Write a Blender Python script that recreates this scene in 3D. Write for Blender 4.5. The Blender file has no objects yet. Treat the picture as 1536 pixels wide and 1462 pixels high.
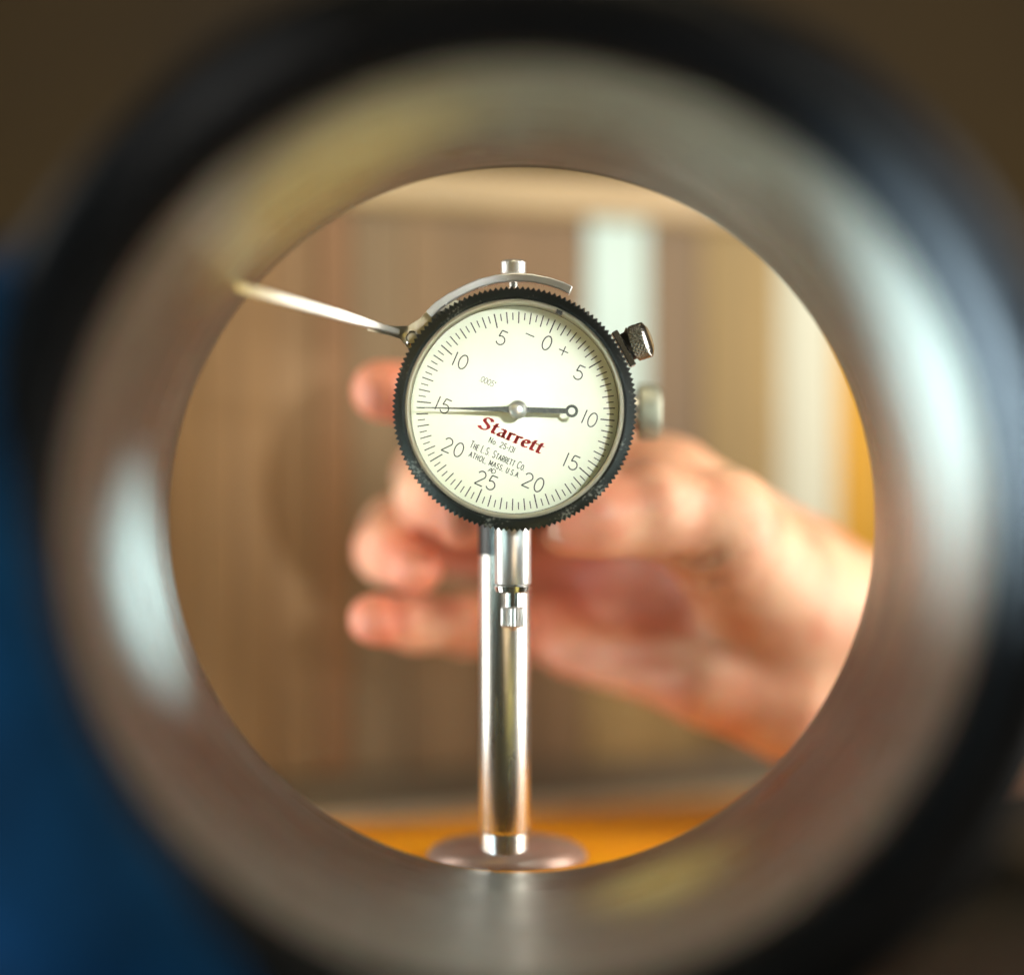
import bpy, bmesh, math, random
import numpy as np
from mathutils import Vector, Matrix

random.seed(7)
SC = bpy.context.scene
COL = SC.collection
K = 0.267e-3                      # metres per photo pixel per metre of depth (1536 px wide frame)
MM = 0.001

def P(px, py, Y):                 # photo pixel + real depth -> a point in the place
    return Vector(((px - 768) * K * Y, Y, -(py - 731) * K * Y))

# ------------------------------------------------------------------ camera
cd = bpy.data.cameras.new('camera'); cam = bpy.data.objects.new('camera', cd); COL.objects.link(cam)
cam.location = (0, 0, 0); cam.rotation_euler = (math.pi / 2, 0, 0)
cd.sensor_width = 36.0; cd.lens = 36.0 / (1536 * K)
cd.clip_start = 0.01; cd.clip_end = 50
cd.dof.use_dof = True; cd.dof.focus_distance = 0.604; cd.dof.aperture_fstop = cd.lens / 50.0
SC.camera = cam

# ------------------------------------------------------------------ world, lamps, exposure
w = bpy.data.worlds.new('World'); SC.world = w; w.use_nodes = True
bg = w.node_tree.nodes['Background']; bg.inputs[0].default_value = (0.58, 0.50, 0.33, 1); bg.inputs[1].default_value = 0.10

def lamp(name, loc, target, size, power, col, shape='DISK', size_y=None):
    l = bpy.data.lights.new(name, 'AREA'); l.energy = power; l.color = col; l.shape = shape; l.size = size
    if size_y: l.size_y = size_y
    o = bpy.data.objects.new(name, l); COL.objects.link(o); o.location = loc
    o.rotation_euler = (Vector(target) - Vector(loc)).to_track_quat('-Z', 'Y').to_euler()
    return o

def spot(name, loc, target, power, col, ang, radius=0.02, blend=0.8):
    l = bpy.data.lights.new(name, 'SPOT'); l.energy = power; l.color = col
    l.spot_size = math.radians(ang); l.spot_blend = blend; l.shadow_soft_size = radius
    o = bpy.data.objects.new(name, l); COL.objects.link(o); o.location = loc
    o.rotation_euler = (Vector(target) - Vector(loc)).to_track_quat('-Z', 'Y').to_euler()
    return o

DC = Vector((0.0008, 0.607, 0.0189))
RX, RZ = 0.0024, -0.0074                                # axis of the ring
spot('key_lamp', (0.335, -0.30, 0.176), DC + Vector((-0.001, 0, 0.001)), 50, (0.97, 1.0, 0.97), 3.9, 0.030, 0.12)
spot('lever_fill', (-0.12, -0.10, 0.26), P(455, 457, 0.583), 16, (1.0, 0.97, 0.90), 4.0, 0.02, 0.6)  # unseen spot added to brighten the lever arm
lamp('warm_fill', (0.16, -0.35, -0.40), (0, 0.60, 0), 0.40, 1.3, (1.0, 0.72, 0.42))  # unseen warm fill behind the camera, added to lift the dial's shadow
lamp('rim_glint_fill', (0.52, 0.22, 0.22), (0.1, 0.50, 0.03), 0.18, 0.6, (0.85, 0.97, 1.0))  # unseen area light added for the pale highlight on the rim's right
lamp('window_right', (0.62, 0.56, 0.08), (0, 0.64, 0), 0.42, 9.0, (1.0, 0.95, 0.86), 'RECTANGLE', 0.8)
lamp('window_left', (-0.50, 0.66, -0.02), (0, 0.64, 0), 0.22, 3.0, (1.0, 0.98, 0.92), 'RECTANGLE', 0.8)
lamp('overhead_fill', (0.1, 0.20, 0.95), (0, 0.70, 0), 0.5, 5.2, (1.0, 0.84, 0.55))  # unseen overhead light, placed to brighten the panel front
lamp('rim_left_fill', (-0.50, 0.22, -0.16), (-0.1, 0.49, -0.06), 0.30, 4.0, (0.70, 0.90, 1.0))  # unseen area light added to bring out the blue at the rim's left
spot('bore_glint_right', (-0.20, 0.20, 0.02), (RX + 0.0835, 0.493, RZ + 0.027), 290, (0.66, 0.88, 1.0), 12, 0.02, 1.0)  # unseen spot added for the cool glow on the right bore wall
spot('bore_glint_left', (0.20, 0.20, 0.05), (RX - 0.085, 0.550, RZ - 0.014), 700, (0.62, 0.88, 1.0), 4.4, 0.02, 1.0)  # unseen spot added for the cool glow on the left bore wall
spot('bore_glint_warm', (0.20, 0.20, -0.10), (RX - 0.044, 0.537, RZ + 0.074), 60, (1.0, 0.70, 0.16), 10, 0.01, 1.0)  # unseen spot added for the warm patch at the bore's upper left
spot('bore_glint_gold', (-0.05, 0.20, 0.20), (RX + 0.031, 0.550, RZ - 0.080), 60, (1.0, 0.78, 0.22), 5, 0.01, 1.0)  # unseen spot added for the golden patch low in the bore
SC.view_settings.view_transform = 'Standard'; SC.view_settings.look = 'None'
SC.view_settings.exposure = 0.12; SC.view_settings.gamma = 1.0
SC.cycles.max_bounces = 7; SC.cycles.use_adaptive_sampling = True; SC.cycles.adaptive_threshold = 0.02; SC.cycles.use_denoising = True

# ------------------------------------------------------------------ materials
def mat(name, col, rough=0.5, metal=0.0, var=0.0, scale=200, bump=0.0, bscale=None, col2=None, stretch=None, coat=0.0, sss=0.0, spec=0.5):
    m = bpy.data.materials.new(name); m.use_nodes = True
    nt = m.node_tree; b = nt.nodes['Principled BSDF']
    b.inputs['Base Color'].default_value = (*col, 1); b.inputs['Roughness'].default_value = rough
    b.inputs['Metallic'].default_value = metal; b.inputs['Coat Weight'].default_value = coat
    b.inputs['Specular IOR Level'].default_value = spec
    if sss:
        b.inputs['Subsurface Weight'].default_value = sss
        b.inputs['Subsurface Radius'].default_value = (1.0, 0.28, 0.14); b.inputs['Subsurface Scale'].default_value = 0.004
    if var or bump or col2:
        tc = nt.nodes.new('ShaderNodeTexCoord'); mp = nt.nodes.new('ShaderNodeMapping')
        if stretch: mp.inputs['Scale'].default_value = stretch
        nt.links.new(tc.outputs['Object'], mp.inputs['Vector'])
        n = nt.nodes.new('ShaderNodeTexNoise'); n.inputs['Scale'].default_value = scale; n.inputs['Detail'].default_value = 5
        nt.links.new(mp.outputs[0], n.inputs['Vector'])
        if var or col2:
            r = nt.nodes.new('ShaderNodeValToRGB')
            c2 = col2 if col2 else tuple(max(0, c * (1 - var)) for c in col)
            r.color_ramp.elements[0].position = 0.35; r.color_ramp.elements[0].color = (*c2, 1)
            r.color_ramp.elements[1].position = 0.65; r.color_ramp.elements[1].color = (*col, 1)
            nt.links.new(n.outputs['Fac'], r.inputs[0]); nt.links.new(r.outputs[0], b.inputs['Base Color'])
            rr = nt.nodes.new('ShaderNodeMapRange'); rr.inputs[3].default_value = max(0, rough - 0.06); rr.inputs[4].default_value = rough + 0.08
            nt.links.new(n.outputs['Fac'], rr.inputs[0]); nt.links.new(rr.outputs[0], b.inputs['Roughness'])
        if bump:
            n2 = nt.nodes.new('ShaderNodeTexNoise'); n2.inputs['Scale'].default_value = bscale or scale; n2.inputs['Detail'].default_value = 4
            nt.links.new(mp.outputs[0], n2.inputs['Vector'])
            bp = nt.nodes.new('ShaderNodeBump'); bp.inputs['Strength'].default_value = bump; bp.inputs['Distance'].default_value = 0.0004
            nt.links.new(n2.outputs['Fac'], bp.inputs['Height']); nt.links.new(bp.outputs[0], b.inputs['Normal'])
    return m

M = {}
M['bore'] = mat('honed_bore_metal', (0.195, 0.205, 0.178), 0.32, 0.80, var=0.10, scale=60, bump=0.05, bscale=500)
M['rim'] = mat('black_rim_enamel', (0.0022, 0.0026, 0.0032), 0.42, 0.0, var=0.3, scale=90, spec=0.10)
M['outer'] = mat('dark_outer_casting', (0.03, 0.028, 0.026), 0.6, 0.0, var=0.3, scale=120, bump=0.2, bscale=700)
M['chrome'] = mat('polished_chrome', (0.86, 0.86, 0.84), 0.10, 1.0, var=0.05, scale=300)
M['rod'] = mat('ground_steel_rod', (0.86, 0.85, 0.81), 0.26, 1.0, var=0.10, scale=150, bump=0.04, bscale=1200, stretch=(1, 1, 0.06))
M['satin'] = mat('satin_chrome', (0.84, 0.84, 0.83), 0.30, 0.85, var=0.06, scale=400, bump=0.03, bscale=2500)
M['dull'] = mat('dull_nickel_sheet', (0.62, 0.56, 0.42), 0.34, 1.0, var=0.12, scale=250)
M['arm'] = mat('bright_lever_steel', (0.92, 0.90, 0.84), 0.32, 0.75, var=0.05, scale=300)
M['arch'] = mat('bright_plated_lever', (0.90, 0.91, 0.90), 0.24, 0.6, var=0.05, scale=300)
M['dark_knurl'] = mat('dark_plated_knurl', (0.50, 0.48, 0.44), 0.22, 1.0)
M['base'] = mat('dull_steel_base', (0.36, 0.23, 0.18), 0.34, 0.35, var=0.15, scale=120)
M['black'] = mat('black_oxide', (0.012, 0.012, 0.011), 0.38, 0.0)
M['knob'] = mat('pale_plated_knob', (0.42, 0.43, 0.34), 0.45, 0.6, var=0.1, scale=200)
M['print'] = mat('black_dial_print', (0.018, 0.018, 0.016), 0.6)
M['red'] = mat('red_dial_print', (0.55, 0.010, 0.010), 0.55)
M['pointer'] = mat('blued_pointer', (0.018, 0.022, 0.018), 0.42, 0.0, var=0.6, scale=1500, col2=(0.06, 0.065, 0.05))
M['dial'] = mat('ivory_dial_enamel', (0.87, 0.89, 0.76), 0.55, 0.0, col2=(0.84, 0.86, 0.71), scale=90)
M['bezel_ring'] = mat('ivory_inner_ring', (0.62, 0.56, 0.42), 0.35, 0.4)
M['wood'] = mat('orange_varnished_wood', (0.94, 0.42, 0.004), 0.40, 0.0, col2=(0.85, 0.30, 0.002), scale=14, stretch=(1, 8, 8), spec=0.15)
M['paper'] = mat('pale_ledge', (0.52, 0.44, 0.30), 0.7, var=0.05)
M['table'] = mat('dark_bench_top', (0.010, 0.009, 0.006), 0.6, var=0.3, scale=20, spec=0.08)
M['wall'] = mat('brown_wall', (0.075, 0.040, 0.003), 0.8, col2=(0.020, 0.012, 0.006), scale=2.2)
M['skin'] = mat('skin', (0.74, 0.44, 0.28), 0.42, 0.0, col2=(0.62, 0.27, 0.16), scale=55, bump=0.25, bscale=650, sss=0.35, spec=0.4)
M['nail'] = mat('fingernail', (0.74, 0.38, 0.29), 0.32, 0.0, sss=0.3)

def bezel_material():
    m = mat('worn_black_bezel', (0.011, 0.012, 0.011), 0.40, 0.0, spec=0.3)
    nt = m.node_tree; b = nt.nodes['Principled BSDF']
    tc = nt.nodes.new('ShaderNodeTexCoord'); n = nt.nodes.new('ShaderNodeTexNoise'); n.inputs['Scale'].default_value = 1500; n.inputs['Detail'].default_value = 6
    n2 = nt.nodes.new('ShaderNodeTexNoise'); n2.inputs['Scale'].default_value = 120
    nt.links.new(tc.outputs['Object'], n.inputs['Vector']); nt.links.new(tc.outputs['Object'], n2.inputs['Vector'])
    mu = nt.nodes.new('ShaderNodeMath'); mu.operation = 'MULTIPLY'; nt.links.new(n.outputs['Fac'], mu.inputs[0]); nt.links.new(n2.outputs['Fac'], mu.inputs[1])
    r = nt.nodes.new('ShaderNodeValToRGB'); r.color_ramp.elements[0].position = 0.33; r.color_ramp.elements[0].color = (0.010, 0.012, 0.010, 1)
    r.color_ramp.elements[1].position = 0.40; r.color_ramp.elements[1].color = (0.16, 0.16, 0.14, 1)
    nt.links.new(mu.outputs[0], r.inputs[0]); nt.links.new(r.outputs[0], b.inputs['Base Color'])
    bp = nt.nodes.new('ShaderNodeBump'); bp.inputs['Strength'].default_value = 0.5; bp.inputs['Distance'].default_value = 0.0002
    nt.links.new(n.outputs['Fac'], bp.inputs['Height']); nt.links.new(bp.outputs[0], b.inputs['Normal'])
    return m
M['bezel'] = bezel_material()
def add_tool_lines(m):
    nt = m.node_tree; b = nt.nodes['Principled BSDF']
    tc = nt.nodes.new('ShaderNodeTexCoord'); wv = nt.nodes.new('ShaderNodeTexWave'); wv.bands_direction = 'Y'
    wv.inputs['Scale'].default_value = 260; wv.inputs['Distortion'].default_value = 1.2; wv.inputs['Detail'].default_value = 3
    n = nt.nodes.new('ShaderNodeTexNoise'); n.inputs['Scale'].default_value = 1.0; n.inputs['Detail'].default_value = 6
    mp = nt.nodes.new('ShaderNodeMapping'); mp.inputs['Scale'].default_value = (25, 140, 25)
    nt.links.new(tc.outputs['Object'], wv.inputs['Vector']); nt.links.new(tc.outputs['Object'], mp.inputs['Vector']); nt.links.new(mp.outputs[0], n.inputs['Vector'])
    rr = nt.nodes.new('ShaderNodeMapRange'); rr.inputs[1].default_value = 0.3; rr.inputs[2].default_value = 0.7; rr.inputs[3].default_value = 0.20; rr.inputs[4].default_value = 0.46
    nt.links.new(n.outputs['Fac'], rr.inputs[0]); nt.links.new(rr.outputs[0], b.inputs['Roughness'])
    bp = nt.nodes.new('ShaderNodeBump'); bp.inputs['Strength'].default_value = 0.25; bp.inputs['Distance'].default_value = 0.0003
    nt.links.new(wv.outputs['Fac'], bp.inputs['Height']); nt.links.new(bp.outputs[0], b.inputs['Normal'])
add_tool_lines(M['bore'])

def glass_material():
    m = bpy.data.materials.new('clear_crystal'); m.use_nodes = True
    nt = m.node_tree; nt.nodes.clear()
    out = nt.nodes.new('ShaderNodeOutputMaterial'); mix = nt.nodes.new('ShaderNodeMixShader')
    tr = nt.nodes.new('ShaderNodeBsdfTransparent'); gl = nt.nodes.new('ShaderNodeBsdfGlossy'); gl.inputs['Roughness'].default_value = 0.04
    fr = nt.nodes.new('ShaderNodeFresnel'); fr.inputs['IOR'].default_value = 1.35
    tr.inputs[0].default_value = (0.985, 0.995, 0.975, 1)
    nt.links.new(fr.outputs[0], mix.inputs[0]); nt.links.new(tr.outputs[0], mix.inputs[1]); nt.links.new(gl.outputs[0], mix.inputs[2])
    nt.links.new(mix.outputs[0], out.inputs[0])
    return m
M['glass'] = glass_material()

# ------------------------------------------------------------------ mesh helpers
def obj(name, verts, faces, m, parent=None, smooth=True, angle=None):
    me = bpy.data.meshes.new(name); me.from_pydata([tuple(v) for v in verts], [], faces); me.validate(); me.update()
    bm = bmesh.new(); bm.from_mesh(me); bmesh.ops.recalc_face_normals(bm, faces=bm.faces)
    if smooth:
        for f in bm.faces: f.smooth = True
        for e in bm.edges:
            if len(e.link_faces) == 2 and e.calc_face_angle(0) > math.radians(angle or 35): e.smooth = False
    bm.to_mesh(me); bm.free()
    me.materials.append(M[m] if isinstance(m, str) else m)
    o = bpy.data.objects.new(name, me); COL.objects.link(o)
    if parent:
        o.parent = parent; o.matrix_parent_inverse = parent.matrix_world.inverted() if False else Matrix.Translation(-parent.location)
    return o

def thing(name, label, cat, loc, group=None):
    o = bpy.data.objects.new(name, None); COL.objects.link(o); o.location = loc; o.empty_display_size = 0.01
    o['label'] = label; o['category'] = cat
    if group: o['group'] = group
    return o

def frame(axis):
    a = Vector(axis).normalized(); t = Vector((0, 0, 1)) if abs(a.z) < 0.9 else Vector((1, 0, 0))
    u = t.cross(a).normalized(); v = a.cross(u).normalized()
    return a, u, v

def lathe(profile, base, axis, n=64, rmod=None):
    """profile: list of (t along axis, radius); closed ends where radius 0."""
    a, u, v = frame(axis); base = Vector(base); V = []; F = []
    for j, (t, r) in enumerate(profile):
        for i in range(n):
            th = 2 * math.pi * i / n
            rr = r + (rmod(i, j, t) if rmod else 0)
            V.append(base + a * t + (u * math.cos(th) + v * math.sin(th)) * rr)
    for j in range(len(profile) - 1):
        for i in range(n):
            k = (i + 1) % n
            F.append((j * n + i, j * n + k, (j + 1) * n + k, (j + 1) * n + i))
    return V, F

def capped(profile, base, axis, n=64, rmod=None):
    V, F = lathe(profile, base, axis, n, rmod)
    F.append(tuple(range(n))); L = (len(profile) - 1) * n; F.append(tuple(L + i for i in range(n)))
    return V, F

def ringed(profile, base, axis, n=96, rmod=None):      # closed profile loop -> solid of revolution
    V, F = lathe(profile, base, axis, n, rmod); m = len(profile)
    for i in range(n):
        k = (i + 1) % n
        F.append(((m - 1) * n + i, (m - 1) * n + k, k, i))
    return V, F

def box(c, s, rot=None):
    c = Vector(c); V = []
    for x in (-1, 1):
        for y in (-1, 1):
            for z in (-1, 1):
                p = Vector((x * s[0] / 2, y * s[1] / 2, z * s[2] / 2))
                V.append(c + (rot @ p if rot else p))
    return V, [(0, 1, 3, 2), (4, 6, 7, 5), (0, 4, 5, 1), (2, 3, 7, 6), (0, 2, 6, 4), (1, 5, 7, 3)]

def bevel(o, wdt, seg=3):
    b = o.modifiers.new('bevel', 'BEVEL'); b.width = wdt; b.segments = seg; b.limit_method = 'ANGLE'
    return o

def sweep(path, widths, ups, thick):
    """flat strip along a 3-D path: widths along ups, thickness across."""
    V = []; F = []; n = len(path)
    for i, p in enumerate(path):
        t = (path[min(i + 1, n - 1)] - path[max(i - 1, 0)]).normalized()
        up = (ups[i] - t * ups[i].dot(t)).normalized(); s = t.cross(up).normalized()
        a = up * widths[i] / 2; b = s * thick / 2
        V += [p + a + b, p - a + b, p - a - b, p + a - b]
    for i in range(n - 1):
        for k in range(4):
            q = (k + 1) % 4
            F.append((i * 4 + k, i * 4 + q, (i + 1) * 4 + q, (i + 1) * 4 + k))
    F.append((0, 1, 2, 3)); F.append(tuple((n - 1) * 4 + k for k in range(4)))
    return V, F

def join(*vf):
    V = []; F = []
    for v, f in vf:
        o = len(V); V += list(v); F += [tuple(i + o for i in q) for q in f]
    return V, F

# ------------------------------------------------------------------ the setting
AX = P(783, 778, 0.59); TX, TZ = AX.x, AX.z            # axis of the ring
R_FAR = 528 * K * 0.59; Y_NEAR = 0.475; R_NEAR = 697 * K * Y_NEAR; R_OUT = 0.1095
Z_TABLE = TZ - R_OUT
o = obj('bench_top', *box((0, 0.76, Z_TABLE - 0.02), (0.32, 0.76, 0.04)), 'table', smooth=False); o['kind'] = 'structure'
o = obj('wall', *box((0, 1.62, 0.5), (3.4, 0.04, 2.4)), 'wall', smooth=False); o['kind'] = 'structure'

# wooden board behind the ring
Z_BOARD = -0.0945
ob = obj('wooden_board', *box((0.0, 0.725, (Z_BOARD + Z_TABLE) / 2), (0.148, 0.24, Z_BOARD - Z_TABLE)), 'wood', smooth=False)
bevel(ob, 0.002); ob['label'] = 'orange varnished wooden board lying under the stand behind the ring'; ob['category'] = 'board'

# upright metal panel, its streaked reflections painted as coloured strips; recedes to the right
PANEL = thing('upright_panel', 'tall upright panel with reflections painted as brown and pale stripes, out of focus behind the hand', 'panel', (0, 0.746, Z_BOARD))
YAW = math.radians(24)
e1 = Vector((math.cos(YAW), math.sin(YAW), 0)); nrm = Vector((math.sin(YAW), -math.cos(YAW), 0)); PB = Vector((0, 0.746, Z_BOARD))
Rz = Matrix.Rotation(YAW, 3, 'Z')
def on_panel(px):                                      # distance along the panel under a photo column
    s = (px - 768) * K                                 # X = s*Y ; X = d cos, Y = .735 + d sin
    return s * 0.746 / (math.cos(YAW) - s * math.sin(YAW))
streaks = [(215, 300, (0.31, 0.175, 0.075)), (300, 400, (0.30, 0.172, 0.076)), (400, 468, (0.285, 0.168, 0.08)), (468, 520, (0.31, 0.165, 0.078)),
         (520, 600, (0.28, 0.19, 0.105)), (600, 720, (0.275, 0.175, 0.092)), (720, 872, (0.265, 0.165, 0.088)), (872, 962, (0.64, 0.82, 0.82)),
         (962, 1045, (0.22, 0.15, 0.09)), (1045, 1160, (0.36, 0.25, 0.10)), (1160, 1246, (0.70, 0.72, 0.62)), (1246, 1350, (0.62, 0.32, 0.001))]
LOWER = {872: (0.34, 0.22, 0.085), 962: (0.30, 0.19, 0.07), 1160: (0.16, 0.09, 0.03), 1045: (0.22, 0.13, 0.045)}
HP = 0.187
for i, (a, b, c) in enumerate(streaks):
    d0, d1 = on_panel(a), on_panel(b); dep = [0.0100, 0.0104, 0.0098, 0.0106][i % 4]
    mm = mat('slat_reflection', (0.76 * c[0], 0.74 * c[1], 0.68 * c[2]), 0.5, 0.0, var=0.25, scale=12, stretch=(6, 6, 0.5), spec=0.2)
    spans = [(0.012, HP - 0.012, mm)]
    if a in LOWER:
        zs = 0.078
        spans = [(0.012, zs - 0.0004, mat('slat_reflection', LOWER[a], 0.5, 0.0, var=0.25, scale=12, stretch=(6, 6, 0.5), spec=0.2)), (zs, HP - 0.012, mm)]
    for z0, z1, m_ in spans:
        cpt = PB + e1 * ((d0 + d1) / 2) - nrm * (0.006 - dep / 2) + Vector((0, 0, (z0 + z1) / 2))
        s = obj('reflection_slat', *box(cpt, (d1 - d0 - 0.0003, dep, z1 - z0), Rz), m_, PANEL, smooth=False); bevel(s, 0.0005, 2)
M['toprail'] = mat('tan_top_rail', (0.38, 0.26, 0.12), 0.35, var=0.1, scale=20)
M['plinth'] = mat('dark_plinth', (0.12, 0.08, 0.035), 0.5, var=0.2, scale=20)
dA, dB = on_panel(215), on_panel(1350)
cm = PB + e1 * ((dA + dB) / 2)
s = obj('top_rail', *box(cm - nrm * 0.003 + Vector((0, 0, HP - 0.0052)), (dB - dA, 0.0225, 0.0133), Rz), 'toprail', PANEL, smooth=False); bevel(s, 0.004)
s = obj('plinth', *box(cm + nrm * 0.001 + Vector((0, 0, 0.006)), (dB - dA, 0.012, 0.0118), Rz), 'plinth', PANEL, smooth=False)
s = obj('backing', *box(cm - nrm * 0.014 + Vector((0, 0, HP / 2)), (dB - dA, 0.014, HP - 0.006), Rz), 'plinth', PANEL, smooth=False)

obj('ledge', *box(cm + nrm * 0.0125 + Vector((0, 0, 0.0012)), (dB - dA, 0.011, 0.0022), Rz), 'paper', PANEL, smooth=False)

# ------------------------------------------------------------------ machined ring we look through
RING = thing('machined_ring', 'large hollow metal ring with black front rim, looked through from one end', 'ring', (TX, 0.54, Z_TABLE))
c0 = Vector((TX, 0, TZ))
pts = []
for k in range(25):                                    # bore: slightly flared towards the viewer
    t = k / 24
    pts.append((Y_NEAR + 0.002 + (0.5885 - Y_NEAR - 0.002) * t, R_NEAR + (R_FAR - R_NEAR) * t ** 0.9))
pts += [(0.5898, R_FAR + 0.0006), (0.590, R_FAR + 0.002), (0.590, R_FAR + 0.010), (0.585, R_FAR + 0.012), (Y_NEAR + 0.002, R_NEAR + 0.008)]
obj('bore_sleeve', *ringed(pts, c0, (0, 1, 0), 192), 'bore', RING, angle=50)
rp = [(Y_NEAR + 0.0015, R_NEAR + 0.0002)]
for k in range(13):
    th = math.pi * k / 12
    rp.append((Y_NEAR - 0.001 - 0.009 * math.sin(th), (R_NEAR + R_OUT) / 2 - (R_OUT - R_NEAR - 0.001) / 2 * math.cos(th)))
rp += [(0.520, R_OUT), (0.522, R_OUT - 0.008), (Y_NEAR + 0.0015, R_OUT - 0.010)]
obj('front_rim', *ringed(rp, c0, (0, 1, 0), 192), 'rim', RING, angle=60)
op = [(0.5225, R_OUT - 0.009), (0.5225, R_OUT - 0.011), (0.586, R_FAR + 0.0125), (0.588, R_FAR + 0.0125), (0.588, R_FAR + 0.018), (0.580, R_FAR + 0.021)]
obj('outer_wall', *ringed(op, c0, (0, 1, 0), 128), 'outer', RING, angle=40)

# made-up dark blue cloth, added for the blue on the rim's left
M['cloth'] = mat('dark_blue_stand_in', (0.001, 0.030, 0.085), 0.85, 0.0, var=0.45, scale=45, bump=0.6, bscale=900, spec=0.1)
V = []; F = []; NA, NS = 72, 20; rndc = random.Random(3)
for i in range(NA + 1):
    u = i / NA; ang = math.radians(150 + 106 * u); fade = min(1, u / 0.34) ** 0.8 * min(1, (1 - u) / 0.3) ** 0.7
    r0 = R_NEAR + 0.0030 + 0.017 * (1 - fade); r1 = r0 + 0.002 + 0.046 * fade
    for j in range(NS + 1):
        t = j / NS; bul = math.sin(math.pi * t) ** 0.6
        r = r0 + (r1 - r0) * t + 0.0012 * math.sin(9 * u + 5 * t)
        y = Y_NEAR - 0.0125 + 0.010 * (1 - fade) - 0.007 * bul * fade + 0.0022 * math.sin(16 * u + 3.0 * t) * t + 0.012 * max(0, t - 0.55)
        V.append(Vector((TX + r * math.cos(ang), y, TZ + r * math.sin(ang))))
for i in range(NA):
    for j in range(NS):
        a = i * (NS + 1) + j; F.append((a, a + 1, a + NS + 2, a + NS + 1))
CLOTH = obj('blue_stand_in', V, F, 'cloth', angle=179)
so = CLOTH.modifiers.new('thickness', 'SOLIDIFY'); so.thickness = 0.0015; so.offset = 0
CLOTH['label'] = 'added dark blue cloth giving the left side of the front rim its blue, strongly out of focus'; CLOTH['category'] = 'cloth'

# ------------------------------------------------------------------ indicator stand
RODY = 0.6235
rc = P(757, 1000, RODY).x; rr = 38.5 * K * RODY
STAND = thing('indicator_stand', 'polished steel post stand with round domed base holding the dial gauge', 'stand', (rc, RODY, Z_BOARD))
z_top = P(0, 600, RODY).z; z_col = P(0, 1247, RODY).z
V, F = capped([(z_col - 0.00, rr - 0.0003), (z_col + 0.0006, rr), (z_top - 0.001, rr), (z_top, rr - 0.001)], (rc, RODY, 0), (0, 0, 1), 64)
obj('post', V, F, 'rod', STAND)
V, F = capped([(Z_BOARD + 0.002, rr - 0.0003), (z_col - 0.0002, rr - 0.0003)], (rc, RODY, 0), (0, 0, 1), 64)
obj('post_foot', V, F, 'rod', STAND)
prof = [(0, 0.0205), (0.0012, 0.0204), (0.0028, 0.0192), (0.0042, 0.0165), (0.0050, 0.0130), (0.0055, 0.0085), (0.0057, 0.0010)]
V, F = lathe([(t + 0.0002, r) for t, r in prof], (rc + 0.0005, RODY + 0.012, Z_BOARD), (0, 0, 1), 64); F.append(tuple(range(64)))
obj('domed_base', V, F, 'base', STAND)
# clamp that carries the gauge
cz = P(0, 640, RODY).z
cl = obj('clamp_block', *box((rc + 0.006, RODY + 0.004, cz), (0.034, 0.018, 0.030)), 'black', STAND, smooth=False); bevel(cl, 0.002)
cl2 = obj('clamp_collar', *capped([(-0.006, rr + 0.0002), (0.012, rr + 0.0002)], (rc, RODY, P(0, 796, RODY).z), (0, 0, 1), 40), 'black', STAND)
ky = 0.634
ka = P(955, 618, ky); kb = P(991, 618, ky); kr = 41 * K * ky
pr = [(0, kr * 0.92), (0.0008, kr), ((kb - ka).length - 0.0012, kr), ((kb - ka).length, kr * 0.9)]
KN = obj('clamp_knob', *capped(pr, ka, (1, 0, 0), 60, lambda i, j, t: (0.00025 if i % 2 else 0) if j in (1, 2) else 0), 'knob', STAND)
obj('clamp_screw', *capped([(-0.040, 0.0045), (0.001, 0.0045)], ka, (1, 0, 0), 32), 'satin', STAND)

# ------------------------------------------------------------------ dial indicator
GY = 0.599                                             # front plane of the bezel
GC = P(772, 613, GY); ROT = math.radians(23.5)
GAUGE = thing('dial_indicator', 'round dial gauge with black knurled bezel, ivory face and red lettering', 'dial gauge', (GC.x, 0.612, GC.z - 0.06))
s_ = K * GY
RB = 183 * s_; RBI = 165 * s_; NT = 140
def gear(i, j, t):
    if j in (2, 3, 4): return (-0.0007, -0.00005, -0.0007, -0.0007)[i % 4] + (0.0004 if i % 4 == 1 else 0)
    return 0
bp_ = [(0.0005, RBI), (0.0, RBI + 0.0006), (0.0004, RB - 0.0011), (0.0010, RB - 0.0001), (0.0078, RB - 0.0001), (0.0086, RB - 0.0012), (0.0086, RBI)]
def teeth(i, j, t):
    if j in (3, 4): return 0.00035 if i % 2 else -0.00042
    if j == 2: return 0.0
    return 0
BZ = obj('bezel', *ringed(bp_, (GC.x, GY, GC.z), (0, 1, 0), NT * 2, teeth), 'bezel', GAUGE, angle=25)
GI = 158 * s_
obj('crystal_ring', *ringed([(0.0009, RBI - 0.00005), (0.0004, GI + 0.0005), (0.0007, GI + 0.0001), (0.0075, GI), (0.0083, GI + 0.0002), (0.0083, RBI - 0.00005)], (GC.x, GY, GC.z), (0, 1, 0), 160), 'bezel_ring', GAUGE)
DY = GY + 0.0072                                       # printed face
DCX, DCZ = P(773.5, 616.5, DY).x, P(773.5, 616.5, DY).z
V, F = capped([(0, GI - 0.0001), (0.0006, GI - 0.0001)], (GC.x, DY, GC.z), (0, 1, 0), 128)
FACE = obj('dial_face', V, F, 'dial', GAUGE, angle=30)
cr = []                                                # crystal, a shallow dome
for k in range(9):
    r = (GI + 0.0002) * k / 8; cr.append((0.0009 - 0.0011 * (1 - (k / 8) ** 2), max(r, 1e-5)))
V, F = lathe(cr, (GC.x, GY, GC.z), (0, 1, 0), 96)
obj('crystal', V, F, 'glass', GAUGE)
q = P(839, 468, GY - 0.0002)
obj('index_notch', *box((q.x, GY + 0.0008, q.z), (0.0016, 0.0010, 0.0010), Matrix.Rotation(math.radians(22), 3, 'Y')), 'black', GAUGE, smooth=False)

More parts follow.
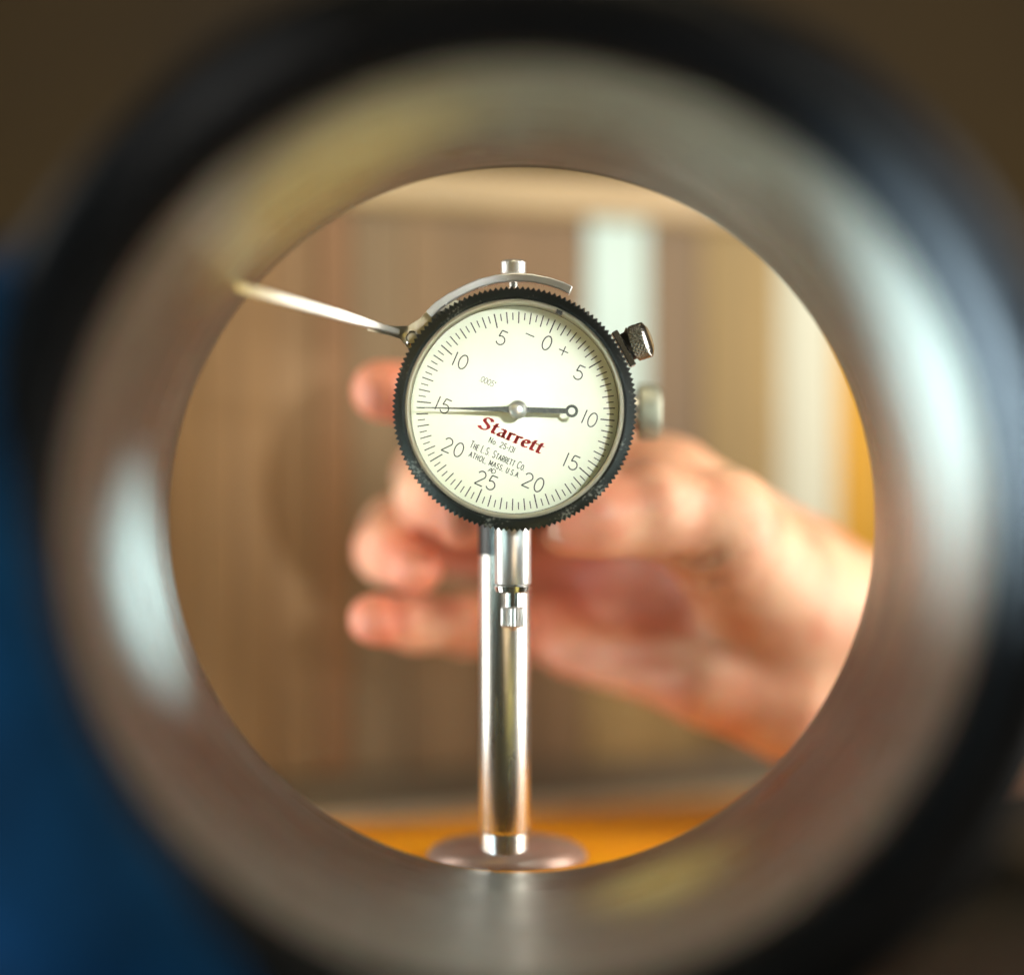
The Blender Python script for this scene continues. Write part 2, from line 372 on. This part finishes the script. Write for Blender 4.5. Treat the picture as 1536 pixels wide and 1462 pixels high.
cr_, sr_ = math.cos(ROT), math.sin(ROT)
def D(u, v, lift=0.00006):                             # dial millimetres -> world
    return Vector((DCX + (u * cr_ + v * sr_) * MM, DY - lift, DCZ + (-u * sr_ + v * cr_) * MM))
sd = K * DY / MM
def uv_of(px, py):
    dx, dz = (px - 773.5) * sd, -(py - 616.5) * sd
    return dx * cr_ - dz * sr_, dx * sr_ + dz * cr_

def ribbon(poly, wd, closed=False):
    if not closed and len(poly) > 2:                   # break the stroke at sharp corners so its width stays even
        for i in range(1, len(poly) - 1):
            a, b, c = poly[i - 1], poly[i], poly[i + 1]
            t0 = math.atan2(b[1] - a[1], b[0] - a[0]); t1 = math.atan2(c[1] - b[1], c[0] - b[0])
            if abs((t1 - t0 + math.pi) % (2 * math.pi) - math.pi) > math.radians(38):
                return join(ribbon(poly[:i + 1], wd), ribbon(poly[i:], wd))
    n = len(poly); L = []; R = []
    for i, p in enumerate(poly):
        if closed: a, b = poly[i - 1], poly[(i + 1) % n]
        else: a, b = poly[max(i - 1, 0)], poly[min(i + 1, n - 1)]
        dx, dy = b[0] - a[0], b[1] - a[1]; l = math.hypot(dx, dy) or 1
        nx, ny = -dy / l * wd / 2, dx / l * wd / 2
        L.append((p[0] + nx, p[1] + ny)); R.append((p[0] - nx, p[1] - ny))
    V = [v for pr in zip(L, R) for v in pr]
    F = [(2 * i, 2 * i + 1, 2 * i + 3, 2 * i + 2) for i in range(n - 1)]
    if closed: F.append((2 * n - 2, 2 * n - 1, 1, 0))
    return V, F

def flat(name, parts, m, parent, lift=0.00006):
    V, F = join(*parts)
    return obj(name, [D(u, v, lift) for u, v in V], F, m, parent, smooth=False)

# graduations
parts = []; ro = 149 * sd
for i in range(100):
    a = 2 * math.pi * i / 100
    if i % 10 == 0: ln, wd = 21.5, 0.29
    elif i % 2 == 0: ln, wd = 17.5, 0.26
    else: ln, wd = 11.0, 0.23
    r0, r1 = ro - ln * sd, ro
    if i % 2: r1 -= 1.5 * sd; r0 -= 1.5 * sd
    parts.append(ribbon([(r0 * math.sin(a), r0 * math.cos(a)), (r1 * math.sin(a), r1 * math.cos(a))], wd))
flat('graduations', parts, 'print', FACE)

# stroke lettering
def arc(cx, cy, rx, ry, a0, a1, n=14):
    return [(cx + rx * math.cos(math.radians(a0 + (a1 - a0) * k / n)), cy + ry * math.sin(math.radians(a0 + (a1 - a0) * k / n))) for k in range(n + 1)]
G = {
 '0': (0.62, [arc(.31, .5, .29, .5, 0, 360, 28)]), 'O': (0.8, [arc(.4, .5, .38, .5, 0, 360, 28)]), 'o': (0.5, [arc(.25, .26, .22, .26, 0, 360, 20)]),
 '1': (0.14, [[(.07, 0), (.07, 1)]]), 'I': (0.14, [[(.07, 0), (.07, 1)]]),
 '2': (0.6, [arc(.3, .72, .27, .28, 165, -25, 12) + [(.02, 0), (.6, 0)]]),
 '3': (0.55, [arc(.26, .75, .24, .25, 150, -80, 12), arc(.26, .27, .27, .27, 85, -150, 14)]),
 '5': (0.6, [[(.56, 1), (.14, 1), (.07, .55)] + arc(.28, .31, .30, .31, 125, -150, 16)]),
 '-': (0.35, [[(.03, .45), (.32, .45)]]), '.': (0.16, [[(.04, 0), (.11, .07)]]), ',': (0.18, [[(.1, .06), (.04, -.12)]]), ' ': (0.3, []),
 '"': (0.24, [[(.05, 1), (.05, .75)], [(.18, 1), (.18, .75)]]),
 '+': (1, [[(0, .5), (1, .5)], [(.5, 0), (.5, 1)]]), '_': (1, [[(0, .5), (1, .5)]]),
 'N': (0.68, [[(.05, 0), (.05, 1), (.62, 0), (.62, 1)]]), 'T': (0.62, [[(0, 1), (.62, 1)], [(.31, 0), (.31, 1)]]),
 'H': (0.68, [[(.05, 0), (.05, 1)], [(.62, 0), (.62, 1)], [(.05, .5), (.62, .5)]]), 'E': (0.55, [[(.54, 1), (.06, 1), (.06, 0), (.54, 0)], [(.06, .52), (.48, .52)]]),
 'L': (0.5, [[(.06, 1), (.06, 0), (.48, 0)]]), 'S': (0.58, [arc(.29, .74, .25, .26, 30, 260, 12) + arc(.29, .25, .27, .25, 85, -160, 12)]),
 'A': (0.74, [[(0, 0), (.37, 1), (.74, 0)], [(.14, .36), (.6, .36)]]), 'R': (0.62, [[(.06, 0), (.06, 1), (.32, 1)] + arc(.34, .74, .25, .26, 90, -90, 10) + [(.06, .48)], [(.3, .48), (.6, 0)]]),
 'C': (0.72, [arc(.4, .5, .38, .5, 45, 315, 20)]), 'M': (0.90, [[(.06, 0), (.06, 1), (.45, .15), (.84, 1), (.84, 0)]]),
 'U': (0.66, [[(.05, 1), (.05, .32)] + arc(.33, .31, .28, .31, 180, 360, 10) + [(.61, 1)]]),
 'D': (0.68, [[(.06, 0), (.06, 1), (.28, 1)] + arc(.28, .5, .36, .5, 90, -90, 14) + [(.06, 0)]]),
}
def text_parts(runs, h, wd, gap=0.16, width=None):
    """runs: [(string, relative height)], baseline at v=0, centred on u=0 (height on v/2)."""
    out = []; x = 0
    for s, k in runs:
        for ch in s:
            wch, strokes = G[ch]
            for st in strokes:
                out.append([((x + p[0] * k) * h, p[1] * k * h) for p in st])
            x += (wch + gap) * k
    tot = (x - gap) * h; sx = (width / tot) if width else 1
    return [ribbon([((p[0] - tot / 2) * sx, p[1] - h / 2) for p in st], wd, closed=(len(st) > 15 and st[0] == st[-1])) for st in out]
def place(parts, u, v, tilt=0.0):
    ct, st = math.cos(tilt), math.sin(tilt)
    return [([(u + a * ct + b * st, v - a * st + b * ct) for a, b in V], F) for V, F in parts]
for s, px, py in (('5', 752.7, 506.9), ('0', 820.4, 514.5), ('5', 868.9, 559), ('10', 885.0, 628.2), ('15', 857.4, 692.6), ('20', 800.2, 723.6),
                  ('25', 729.5, 720.6), ('20', 679.9, 671), ('15', 664.8, 607.8), ('10', 691, 541.5)):
    flat('numeral', place(text_parts([(s, 1)], 21.5 * sd, 0.29, 0.24), *uv_of(px, py)), 'print', FACE)
flat('minus_sign', place(text_parts([('_', 1)], 14 * sd, 0.24), *uv_of(795.1, 502.7)), 'print', FACE)
flat('plus_sign', place(text_parts([('+', 1)], 15 * sd, 0.24), *uv_of(845.4, 526.5)), 'print', FACE)
flat('graduation_legend', place(text_parts([('.0005"', 1)], 8.5 * sd, 0.14, 0.14, 25 * sd), *uv_of(731.6, 572.2)), 'print', FACE)
flat('number_line', place(text_parts([('N', 1), ('o', 1.1), ('. 25-131', 0.95)], 8.6 * sd, 0.19, 0.2, 41 * sd), *uv_of(753.0, 667.2)), 'print', FACE)
flat('maker_line', place(text_parts([('T', 1), ('HE', .78), (' L.S.', 1), (' S', 1), ('TARRETT', .78), (' C', 1), ('O', .72), ('.', 1)], 10.8 * sd, 0.20, 0.24, 89 * sd), *uv_of(747.0, 683.5)), 'print', FACE)
flat('town_line', place(text_parts([('ATHOL, MASS, U.S.A.', 1)], 8.0 * sd, 0.20, 0.30, 82 * sd), *uv_of(742.0, 697.0)), 'print', FACE)
flat('monogram', place(text_parts([('AD', 1)], 6.4 * sd, 0.18, -0.12, 11.5 * sd), *uv_of(738.2, 705.8)), 'print', FACE)

# red black-letter wordmark, drawn with a broad nib
def nib(poly, wd, ang):
    nx, ny = wd / 2 * math.cos(ang), wd / 2 * math.sin(ang); th = 0.10
    out = []
    for a, b in zip(poly[:-1], poly[1:]):
        out.append(([(a[0] + nx, a[1] + ny), (a[0] - nx, a[1] - ny), (b[0] - nx, b[1] - ny), (b[0] + nx, b[1] + ny)], [(0, 1, 2, 3)]))
    out.append(ribbon(poly, th))
    return out
LOGO = {
 'S': (.80, [[(.66, .80), (.60, .93), (.42, 1.0), (.24, .93), (.16, .78), (.22, .64), (.40, .53), (.56, .42), (.62, .26), (.54, .10), (.36, .0), (.14, .05), (.03, .18)]]),
 't': (.44, [[(.20, .86), (.16, .60), (.15, .14), (.22, .03), (.38, .10)], [(.02, .60), (.38, .64)]]),
 'a': (.62, [[(.12, .56), (.28, .64), (.42, .56), (.42, .12), (.48, .03), (.58, .08)], [(.42, .38), (.22, .34), (.09, .20), (.14, .05), (.27, .02), (.42, .14)]]),
 'r': (.50, [[(.04, .56), (.15, .62), (.16, .06)], [(.05, .03), (.28, .05)], [(.17, .46), (.30, .63), (.44, .55)]]),
 'e': (.56, [[(.10, .32), (.44, .40), (.42, .54), (.28, .64), (.12, .52), (.08, .28), (.16, .08), (.30, .02), (.48, .12)]]),
}
parts = []; x = 0
for ch in 'Starrett':
    wch, sts = LOGO[ch]
    for st in sts:
        parts += nib([(x + a, b) for a, b in st], 0.24, math.radians(30))
    x += wch
u0, v0 = uv_of(716.5, 640.5); lw = 103 * sd; lh = 19.5 * sd; sx = lw / x
parts = [([(u0 + a * sx + 0.10 * b * lh, v0 + b * lh + 0.0 * a) for a, b in V], F) for V, F in parts]
flat('red_wordmark', parts, 'red', FACE)

# pointer and hub
NY = GY + 0.0018
hub = P(776.5, 614.2, NY)
tip = P(624, 611, NY); tail = P(857.6, 616.5, NY)
ax = (tail - tip).normalized(); az = Vector((-ax.z, 0, ax.x))
def pw(p, wv): return [p + az * wv / 2, p - az * wv / 2]
rowt = [(tip, 0.00018), (tip + ax * 0.010, 0.00045), (hub - ax * 0.004, 0.00125), (hub - ax * 0.001, 0.0017), (hub + ax * 0.002, 0.0013), (tail - ax * 0.0013, 0.00125)]
V = []; F = []
for p, wv in rowt: V += pw(p, wv)
n = len(V); V += [v + Vector((0, 0.00025, 0)) for v in V]
for i in range(len(rowt) - 1):
    a = 2 * i; F += [(a, a + 1, a + 3, a + 2), (n + a, n + a + 2, n + a + 3, n + a + 1), (a, a + 2, n + a + 2, n + a), (a + 1, n + a + 1, n + a + 3, a + 3)]
F += [(0, n, n + 1, 1), (n - 2, n - 1, 2 * n - 1, 2 * n - 2)]
tr_ = 0.00155
V2, F2 = ringed([(0, tr_ - 0.0007), (0, tr_), (0.00025, tr_), (0.00025, tr_ - 0.0007)], tail, (0, 1, 0), 40)
PT = obj('pointer', *join((V, F), (V2, F2)), 'pointer', GAUGE, smooth=False)
hr = 14 * s_
V, F = capped([(-0.0010 - 0.0006, hr * 0.05), (-0.0010 - 0.00056, hr * 0.3), (-0.0010 - 0.0003, hr * 0.62), (-0.0010 + 0.0002, hr * 0.88), (-0.0004, hr), (0.0010, hr), (0.0012, hr * 0.5), (0.0055, hr * 0.5)], hub, (0, 1, 0), 40)
obj('pointer_hub', V, F, 'satin', GAUGE)

# case behind the bezel, back lug
RCASE = RB - 0.0022
V, F = capped([(0.0088, RCASE), (0.0088 + 0.0065, RCASE), (0.0088 + 0.0085, RCASE - 0.002)], (GC.x, GY, GC.z), (0, 1, 0), 96)
obj('case', V, F, 'black', GAUGE)

# stem, collar, spindle, contact point
SY = GY + 0.0125; sx_ = P(769.5, 0, SY).x
def zpx(py, Y=SY): return P(0, py, Y).z
sr = 27.5 * K * SY
V, F = capped([(zpx(876), sr - 0.0002), (zpx(874), sr), (zpx(790), sr)], (sx_, SY, 0), (0, 0, 1), 48)
obj('stem', V, F, 'satin', GAUGE)
V, F = capped([(zpx(889), sr - 0.0010), (zpx(887), sr - 0.0003), (zpx(879), sr + 0.0001), (zpx(877), sr - 0.0004)], (sx_, SY, 0), (0, 0, 1), 48)
obj('stem_collar', V, F, 'chrome', GAUGE)
V, F = capped([(zpx(912), 12.5 * K * SY), (zpx(888), 12.5 * K * SY)], (sx_, SY, 0), (0, 0, 1), 32)
obj('spindle', V, F, 'chrome', GAUGE)
cp = [(zpx(946), 0.0003), (zpx(944), 0.0007), (zpx(941), 0.0010), (zpx(940.5), 15 * K * SY), (zpx(938), 17 * K * SY), (zpx(912), 17 * K * SY), (zpx(909.5), 14.5 * K * SY)]
V, F = capped(cp, (sx_, SY, 0), (0, 0, 1), 48, lambda i, j, t: (0.00012 if i % 2 else -0.00012) if j in (4, 5) else 0)
obj('contact_point', V, F, 'satin', GAUGE, angle=20)

# knurled surfaces
def tri(x): x = x % 1.0; return 1 - abs(2 * x - 1)
def knurl(base, axis, prof, n, teeth_n, pitch, depth):
    def rm(i, j, t):
        u = i / n * teeth_n
        return depth * (max(tri(u + t / pitch), tri(u - t / pitch)) - 0.5) if 2 <= j <= len(prof) - 4 else 0
    return capped(prof, base, axis, n, rm)
# top cap of the spindle
h0, h1 = zpx(412), zpx(390); kr2 = 17.5 * K * SY
steps = 14
prof = [(h0, kr2 * 0.55), (h0 + 0.0001, kr2 * 0.92)] + [(h0 + 0.0004 + (h1 - h0 - 0.0010) * k / steps, kr2) for k in range(steps + 1)] + [(h1 - 0.0004, kr2 * 0.96), (h1 - 0.0001, kr2 * 0.86), (h1, kr2 * 0.6)]
obj('top_cap', *knurl((sx_ + 0.0001, SY, 0), (0, 0, 1), prof, 96, 24, 0.0009, 0.00030), 'satin', GAUGE, angle=80)
V, F = capped([(zpx(432), 6 * K * SY), (zpx(408), 6 * K * SY)], (sx_ + 0.0001, SY, 0), (0, 0, 1), 24)
obj('cap_stud', V, F, 'chrome', GAUGE)

# bezel clamp at upper right
dirc = Vector((math.cos(math.radians(29)), 0, math.sin(math.radians(29)))); tang = Vector((-dirc.z, 0, dirc.x))
rot29 = Matrix.Rotation(-math.radians(29), 3, 'Y')
CY = GY + 0.006
br = GC + Vector((0, CY - GY, 0)) + dirc * (RB + 0.0009)
CL = obj('bezel_clamp', *box(br, (0.0016, 0.0060, 0.0096), rot29), 'chrome', GAUGE, smooth=False); bevel(CL, 0.0003, 2)
for k in range(7):
    obj('clamp_ridge', *box(br + tang * ((k - 3) * 0.00118) + Vector((0, -0.0031, 0)), (0.0013, 0.0006, 0.0006), rot29), 'chrome', CL, smooth=False)
kbase = br + dirc * 0.0009
V, F = capped([(0, 0.0036), (0.0012, 0.0036), (0.0020, 0.0043), (0.0022, 0.0043)], kbase, dirc, 40)
obj('clamp_knob_neck', V, F, 'black', GAUGE)
kax = (dirc + Vector((0.05, -0.28, -0.18))).normalized(); kk = 0.0042
steps = 20
prof = [(0.0004, kk * 0.7), (0.0005, kk * 0.93)] + [(0.0007 + 0.0032 * k / steps, kk) for k in range(steps + 1)] + [(0.0041, kk * 0.92), (0.0045, kk * 0.80), (0.0047, kk * 0.55)]
obj('clamp_screw_knob', *knurl(kbase + dirc * 0.0014, kax, prof, 160, 26, 0.0011, 0.00055), 'dark_knurl', GAUGE, angle=80)

# lifting lever: chrome arch over the top, twisted sheet, eyelet, long arm reaching into the ring
LEV = obj
LY = GY + 0.0085
pth = [(644, 473), (658, 459), (676, 447), (697, 436), (720, 426), (745, 420), (770, 417.5), (797, 418.5), (822, 423.5), (842, 430), (856, 437)]
path = [P(x, y, LY) for x, y in pth]
ARCH = obj('lifting_lever', *sweep(path, [0.0070] * len(path), [Vector((0, 1, 0))] * len(path), 0.0020), 'arch', GAUGE, angle=40); bevel(ARCH, 0.0003, 2)
YS = GY + 0.0090
poly = [(548, 486), (585, 489), (612, 489), (630, 478), (648, 458), (668, 446), (690, 452), (680, 500), (640, 530), (612, 522), (600, 508), (580, 502), (552, 496)]
n = len(poly); V = []; 
def sheetY(x): return YS - max(0, (612 - x)) / 64 * 0.011
V = [P(x, y, sheetY(x)) for x, y in poly] + [P(x, y, sheetY(x) + 0.001) for x, y in poly]
F = [tuple(range(n)), tuple(range(2 * n - 1, n - 1, -1))] + [(i, (i + 1) % n, n + (i + 1) % n, n + i) for i in range(n)]
me_s = obj('lever_sheet', V, F, 'dull', GAUGE, smooth=False)
tm = me_s.modifiers.new('tri', 'TRIANGULATE')
ec = P(618, 507, YS - 0.0008)
obj('lever_eyelet', *ringed([(0, 0.0011), (-0.0004, 0.00145), (0, 0.0018), (0.0012, 0.0018), (0.0012, 0.0011)], ec, (0, 1, 0), 40), 'chrome', GAUGE)
obj('eyelet_pin', *capped([(0.0002, 0.0010), (0.0012, 0.0010)], ec, (0, 1, 0), 24), 'dull', GAUGE)
apts = [(598, 498, YS - 0.0026, 11), (575, 491.5, YS - 0.0068, 13), (548, 484, YS - 0.0122, 17), (515, 474.5, 0.5905, 21), (480, 464.5, 0.586, 22), (430, 450.5, 0.579, 22), (385, 438, 0.571, 19), (356, 430.5, 0.5665, 16)]
path = [P(x, y, Y) for x, y, Y, _ in apts]
wds = [0.84 * wv * K * Y for _, _, Y, wv in apts]
tilt = Vector((0, 0.45, 1))
ups = [Vector((0, 0.45 * min(1, i / 3), 1)) for i in range(len(apts))]
AR = obj('lever_arm', *sweep(path, wds, ups, 0.0010), 'arm', GAUGE, angle=50); bevel(AR, 0.0003, 2)

# ------------------------------------------------------------------ hand (one continuous surface)
HY = -0.012
def J(px, py, Y, rmm): return (P(px, py, Y + HY), rmm * MM)
index = [J(1000, 730, .682, 12.5), J(905, 690, .694, 10.5), J(790, 640, .698, 9.6), J(665, 597, .685, 8.4), J(572, 586, .668, 8.0)]
middle = [J(980, 800, .708, 12), J(800, 745, .722, 10.5), J(650, 716, .704, 9.8), J(646, 742, .680, 8.9), J(694, 778, .661, 8.0)]
ringf = [J(970, 865, .712, 11.5), J(800, 832, .724, 10), J(598, 800, .708, 9.4), J(582, 824, .686, 8.6), J(622, 850, .671, 7.7)]
pinky = [J(955, 925, .708, 10.5), J(800, 940, .716, 8.6), J(700, 937, .703, 7.7), J(622, 935, .684, 7.1), J(561, 929, .668, 6.8)]
thumb = [J(1190, 900, .690, 20), J(1085, 790, .660, 14.0), J(970, 762, .648, 11.0), J(900, 775, .643, 9.4), J(848, 786, .641, 8.4)]
palm = [(J(1005, 732, .684, 13), J(1180, 870, .698, 19)), (J(990, 800, .710, 13), J(1200, 920, .704, 20)),
        (J(980, 865, .713, 12), J(1200, 950, .704, 20)), (J(960, 925, .708, 11), J(1180, 1000, .698, 19)),
        (J(850, 972, .700, 7.5), J(1060, 1015, .684, 12)), (J(1060, 1015, .684, 12), J(1180, 1045, .690, 18)),
        (J(1150, 890, .684, 19), J(1075, 815, .664, 14)),
        (J(1190, 930, .698, 24), J(1320, 985, .705, 27)), (J(1190, 1000, .698, 20), J(1330, 1060, .707, 26)),
        (J(1320, 1000, .706, 28), J(1480, 1010, .730, 31)), (J(1330, 1060, .707, 26), J(1480, 1020, .730, 29)),
        (J(1480, 1010, .730, 31), J(1700, 1000, .765, 34))]
VOX = 0.00135
allj = [j for ch in (index, middle, ringf, pinky, thumb) for j in ch] + [j for pr in palm for j in pr]
lo = np.array([min(j[0][k] - j[1] for j in allj) for k in range(3)]) - 0.006
hi = np.array([max(j[0][k] + j[1] for j in allj) for k in range(3)]) + 0.006
dim = np.ceil((hi - lo) / VOX).astype(int) + 1
gx, gy, gz = [(lo[k] + VOX * np.arange(dim[k])).astype(np.float32) for k in range(3)]
def cone(a, b):
    A, ra = np.array(a[0]), a[1]; B, rb = np.array(b[0]), b[1]; d = B - A; L2 = float(d @ d)
    X, Y, Z = gx[:, None, None] - A[0], gy[None, :, None] - A[1], gz[None, None, :] - A[2]
    t = np.clip((X * d[0] + Y * d[1] + Z * d[2]) / L2, 0, 1)
    return np.sqrt((X - t * d[0]) ** 2 + (Y - t * d[1]) ** 2 + (Z - t * d[2]) ** 2) - (ra + (rb - ra) * t)
def smin(a, b, k):
    h = np.maximum(k - np.abs(a - b), 0) / k
    return np.minimum(a, b) - h * h * k * 0.25
def chain(js, k):
    f = None
    for a, b in zip(js[:-1], js[1:]):
        c = cone(a, b); f = c if f is None else smin(f, c, k)
    return f
fld = None
for a, b in palm:
    c = cone(a, b); fld = c if fld is None else smin(fld, c, 0.007)
fing = None
for js in (index, middle, ringf, pinky):
    c = chain(js, 0.004); fing = c if fing is None else smin(fing, c, 0.0008)
fld = smin(fld, fing, 0.005)
fld = smin(fld, chain(thumb, 0.006), 0.007)
def skin_point(px, py):
    for k in range(160):
        Y = 0.60 + k * 0.001; p = P(px, py, Y)
        ii = [int(round((p[q] - lo[q]) / VOX)) for q in range(3)]
        if all(0 <= ii[q] < dim[q] for q in range(3)) and fld[ii[0], ii[1], ii[2]] < 0.0004: return P(px, py, Y)
    return None
def carve(a, b, k):                                     # press a groove into the skin, only near the crease
    global fld
    pts3 = [np.array(a[0]), np.array(b[0])]; m = max(a[1], b[1]) + 2 * k
    i0 = [max(0, int((min(p[q] for p in pts3) - m - lo[q]) / VOX)) for q in range(3)]
    i1 = [min(int(dim[q]), int((max(p[q] for p in pts3) + m - lo[q]) / VOX) + 2) for q in range(3)]
    X, Y, Z = np.meshgrid(gx[i0[0]:i1[0]], gy[i0[1]:i1[1]], gz[i0[2]:i1[2]], indexing='ij')
    d = pts3[1] - pts3[0]; L2 = float(d @ d) or 1e-12
    X, Y, Z = X - pts3[0][0], Y - pts3[0][1], Z - pts3[0][2]
    t = np.clip((X * d[0] + Y * d[1] + Z * d[2]) / L2, 0, 1)
    c = np.sqrt((X - t * d[0]) ** 2 + (Y - t * d[1]) ** 2 + (Z - t * d[2]) ** 2) - a[1]
    sub = fld[i0[0]:i1[0], i0[1]:i1[1], i0[2]:i1[2]]
    sub[...] = -smin(-sub, c, k)
for pts_, rm_ in (([(1000, 838), (1045, 845), (1080, 830)], 0.7), ([(1002, 868), (1050, 876), (1085, 866)], 0.6),
                  ([(1010, 900), (1060, 908), (1095, 894)], 0.5), ([(604, 900), (601, 930), (606, 960)], 1.3), ([(657, 900), (655, 930), (660, 962)], 0.8),
                  ([(835, 850), (870, 905), (925, 955)], 1.0), ([(860, 985), (960, 988), (1050, 975)], 1.0), ([(612, 802), (640, 806), (662, 802)], 0.7)):
    sp_ = []
    for a_, b_ in zip(pts_[:-1], pts_[1:]):
        for k in range(8):
            q_ = skin_point(a_[0] + (b_[0] - a_[0]) * k / 8, a_[1] + (b_[1] - a_[1]) * k / 8)
            if q_ is not None: sp_.append((q_, rm_ * MM))
    for a_, b_ in zip(sp_[:-1], sp_[1:]):
        if (a_[0] - b_[0]).length < 0.02: carve(a_, b_, 0.0025)
def surface_nets(f):
    nx, ny, nz = f.shape; ins = f < 0
    cells = {}
    cnt = np.zeros((nx - 1, ny - 1, nz - 1), np.float32); acc = np.zeros((nx - 1, ny - 1, nz - 1, 3), np.float32)
    base = np.stack(np.meshgrid(np.arange(nx - 1), np.arange(ny - 1), np.arange(nz - 1), indexing='ij'), -1).astype(np.float32)
    def sl(o): return f[o[0]:nx - 1 + o[0], o[1]:ny - 1 + o[1], o[2]:nz - 1 + o[2]]
    for axis in range(3):
        for p in (0, 1):
            for q in (0, 1):
                o = [0, 0, 0]; oth = [k for k in range(3) if k != axis]; o[oth[0]] = p; o[oth[1]] = q
                o2 = list(o); o2[axis] = 1
                a, b = sl(o), sl(o2); m = (a < 0) != (b < 0)
                t = np.where(m, a / np.where(m, a - b, 1), 0)
                cnt += m
                for k in range(3):
                    acc[..., k] += np.where(m, o[k] + (t if k == axis else 0), 0)
    act = cnt > 0; idx = -np.ones(cnt.shape, np.int64); idx[act] = np.arange(act.sum())
    V = base[act] + acc[act] / cnt[act][:, None]
    F = []
    for axis in range(3):
        u, v = [(1, 2), (2, 0), (0, 1)][axis]
        sa = [slice(None)] * 3; sb = [slice(None)] * 3; sa[axis] = slice(0, -1); sb[axis] = slice(1, None)
        a, b = ins[tuple(sa)], ins[tuple(sb)]; m = a != b
        pos = np.argwhere(m); flip = a[m]
        ok = (pos[:, u] > 0) & (pos[:, v] > 0) & (pos[:, u] < f.shape[u] - 1) & (pos[:, v] < f.shape[v] - 1)
        pos, flip = pos[ok], flip[ok]
        def gi(du, dv):
            c = pos.copy(); c[:, u] += du; c[:, v] += dv; return idx[c[:, 0], c[:, 1], c[:, 2]]
        qd = np.stack([gi(-1, -1), gi(0, -1), gi(0, 0), gi(-1, 0)], 1)
        qd[~flip] = qd[~flip][:, ::-1]
        F.append(qd)
    return V, np.concatenate(F)
V, F = surface_nets(fld)
V = V * VOX + lo
HAND = obj('hand', V.tolist(), [tuple(q) for q in F.tolist()], 'skin', None, smooth=True, angle=179)
red_spots = [(ch[-1][0], 0.013, 0.9) for ch in (index, middle, ringf, pinky, thumb)] + [(P(900, 890, .70), 0.028, 0.75), (P(650, 840, .69), 0.016, 0.6), (P(700, 800, .70), 0.02, 0.6)]  # redder skin at the fingertips, palm hollow and between the fingers
co = np.asarray(V); fl = np.zeros(len(co), np.float32)
for c_, r_, w_ in red_spots: fl = np.maximum(fl, w_ * np.exp(-((co - np.array(c_)) ** 2).sum(1) / r_ ** 2))
if len(HAND.data.vertices) == len(fl):
    at = HAND.data.attributes.new('redness', 'FLOAT', 'POINT'); at.data.foreach_set('value', fl)
nt = M['skin'].node_tree; pb = nt.nodes['Principled BSDF']; src = pb.inputs['Base Color'].links[0].from_socket
an = nt.nodes.new('ShaderNodeAttribute'); an.attribute_name = 'redness'
mx = nt.nodes.new('ShaderNodeMix'); mx.data_type = 'RGBA'; mx.inputs[7].default_value = (0.64, 0.17, 0.10, 1)
nt.links.new(an.outputs['Fac'], mx.inputs[0]); nt.links.new(src, mx.inputs[6]); nt.links.new(mx.outputs[2], pb.inputs['Base Color'])
sm = HAND.modifiers.new('smooth', 'SMOOTH'); sm.factor = 0.5; sm.iterations = 4
HAND['label'] = 'bare hand reaching in from the right behind the gauge, thumb up and fingers curled'; HAND['category'] = 'hand'
def nail(c, nrmv, along, ln, wd):
    nv = Vector(nrmv).normalized(); al = Vector(along); al = (al - nv * al.dot(nv)).normalized(); ac = nv.cross(al)
    V = []; F = []; N, MQ = 10, 8
    for i in range(N + 1):
        for j in range(MQ + 1):
            s, t = i / N * 2 - 1, j / MQ * 2 - 1
            rw = wd / 2 * (1 - 0.25 * max(0, s) ** 3 - 0.12 * max(0, -s) ** 2)
            V.append(Vector(c) + al * s * ln / 2 + ac * t * rw - nv * (0.0016 * t * t + 0.0007 * s * s))
    top = len(V); V += [v - nv * 0.0009 for v in V]
    for i in range(N):
        for j in range(MQ):
            a = i * (MQ + 1) + j; b = a + MQ + 1
            F += [(a, a + 1, b + 1, b), (top + a, top + b, top + b + 1, top + a + 1)]
    return obj('fingernail', V, F, 'nail', HAND)
tj = thumb[-1]
nail(tj[0] + Vector((0.0012, -tj[1] + 0.0004, 0.0010)), (0.05, -1, 0.16), (-1, 0, -0.08), 0.0115, 0.0098)
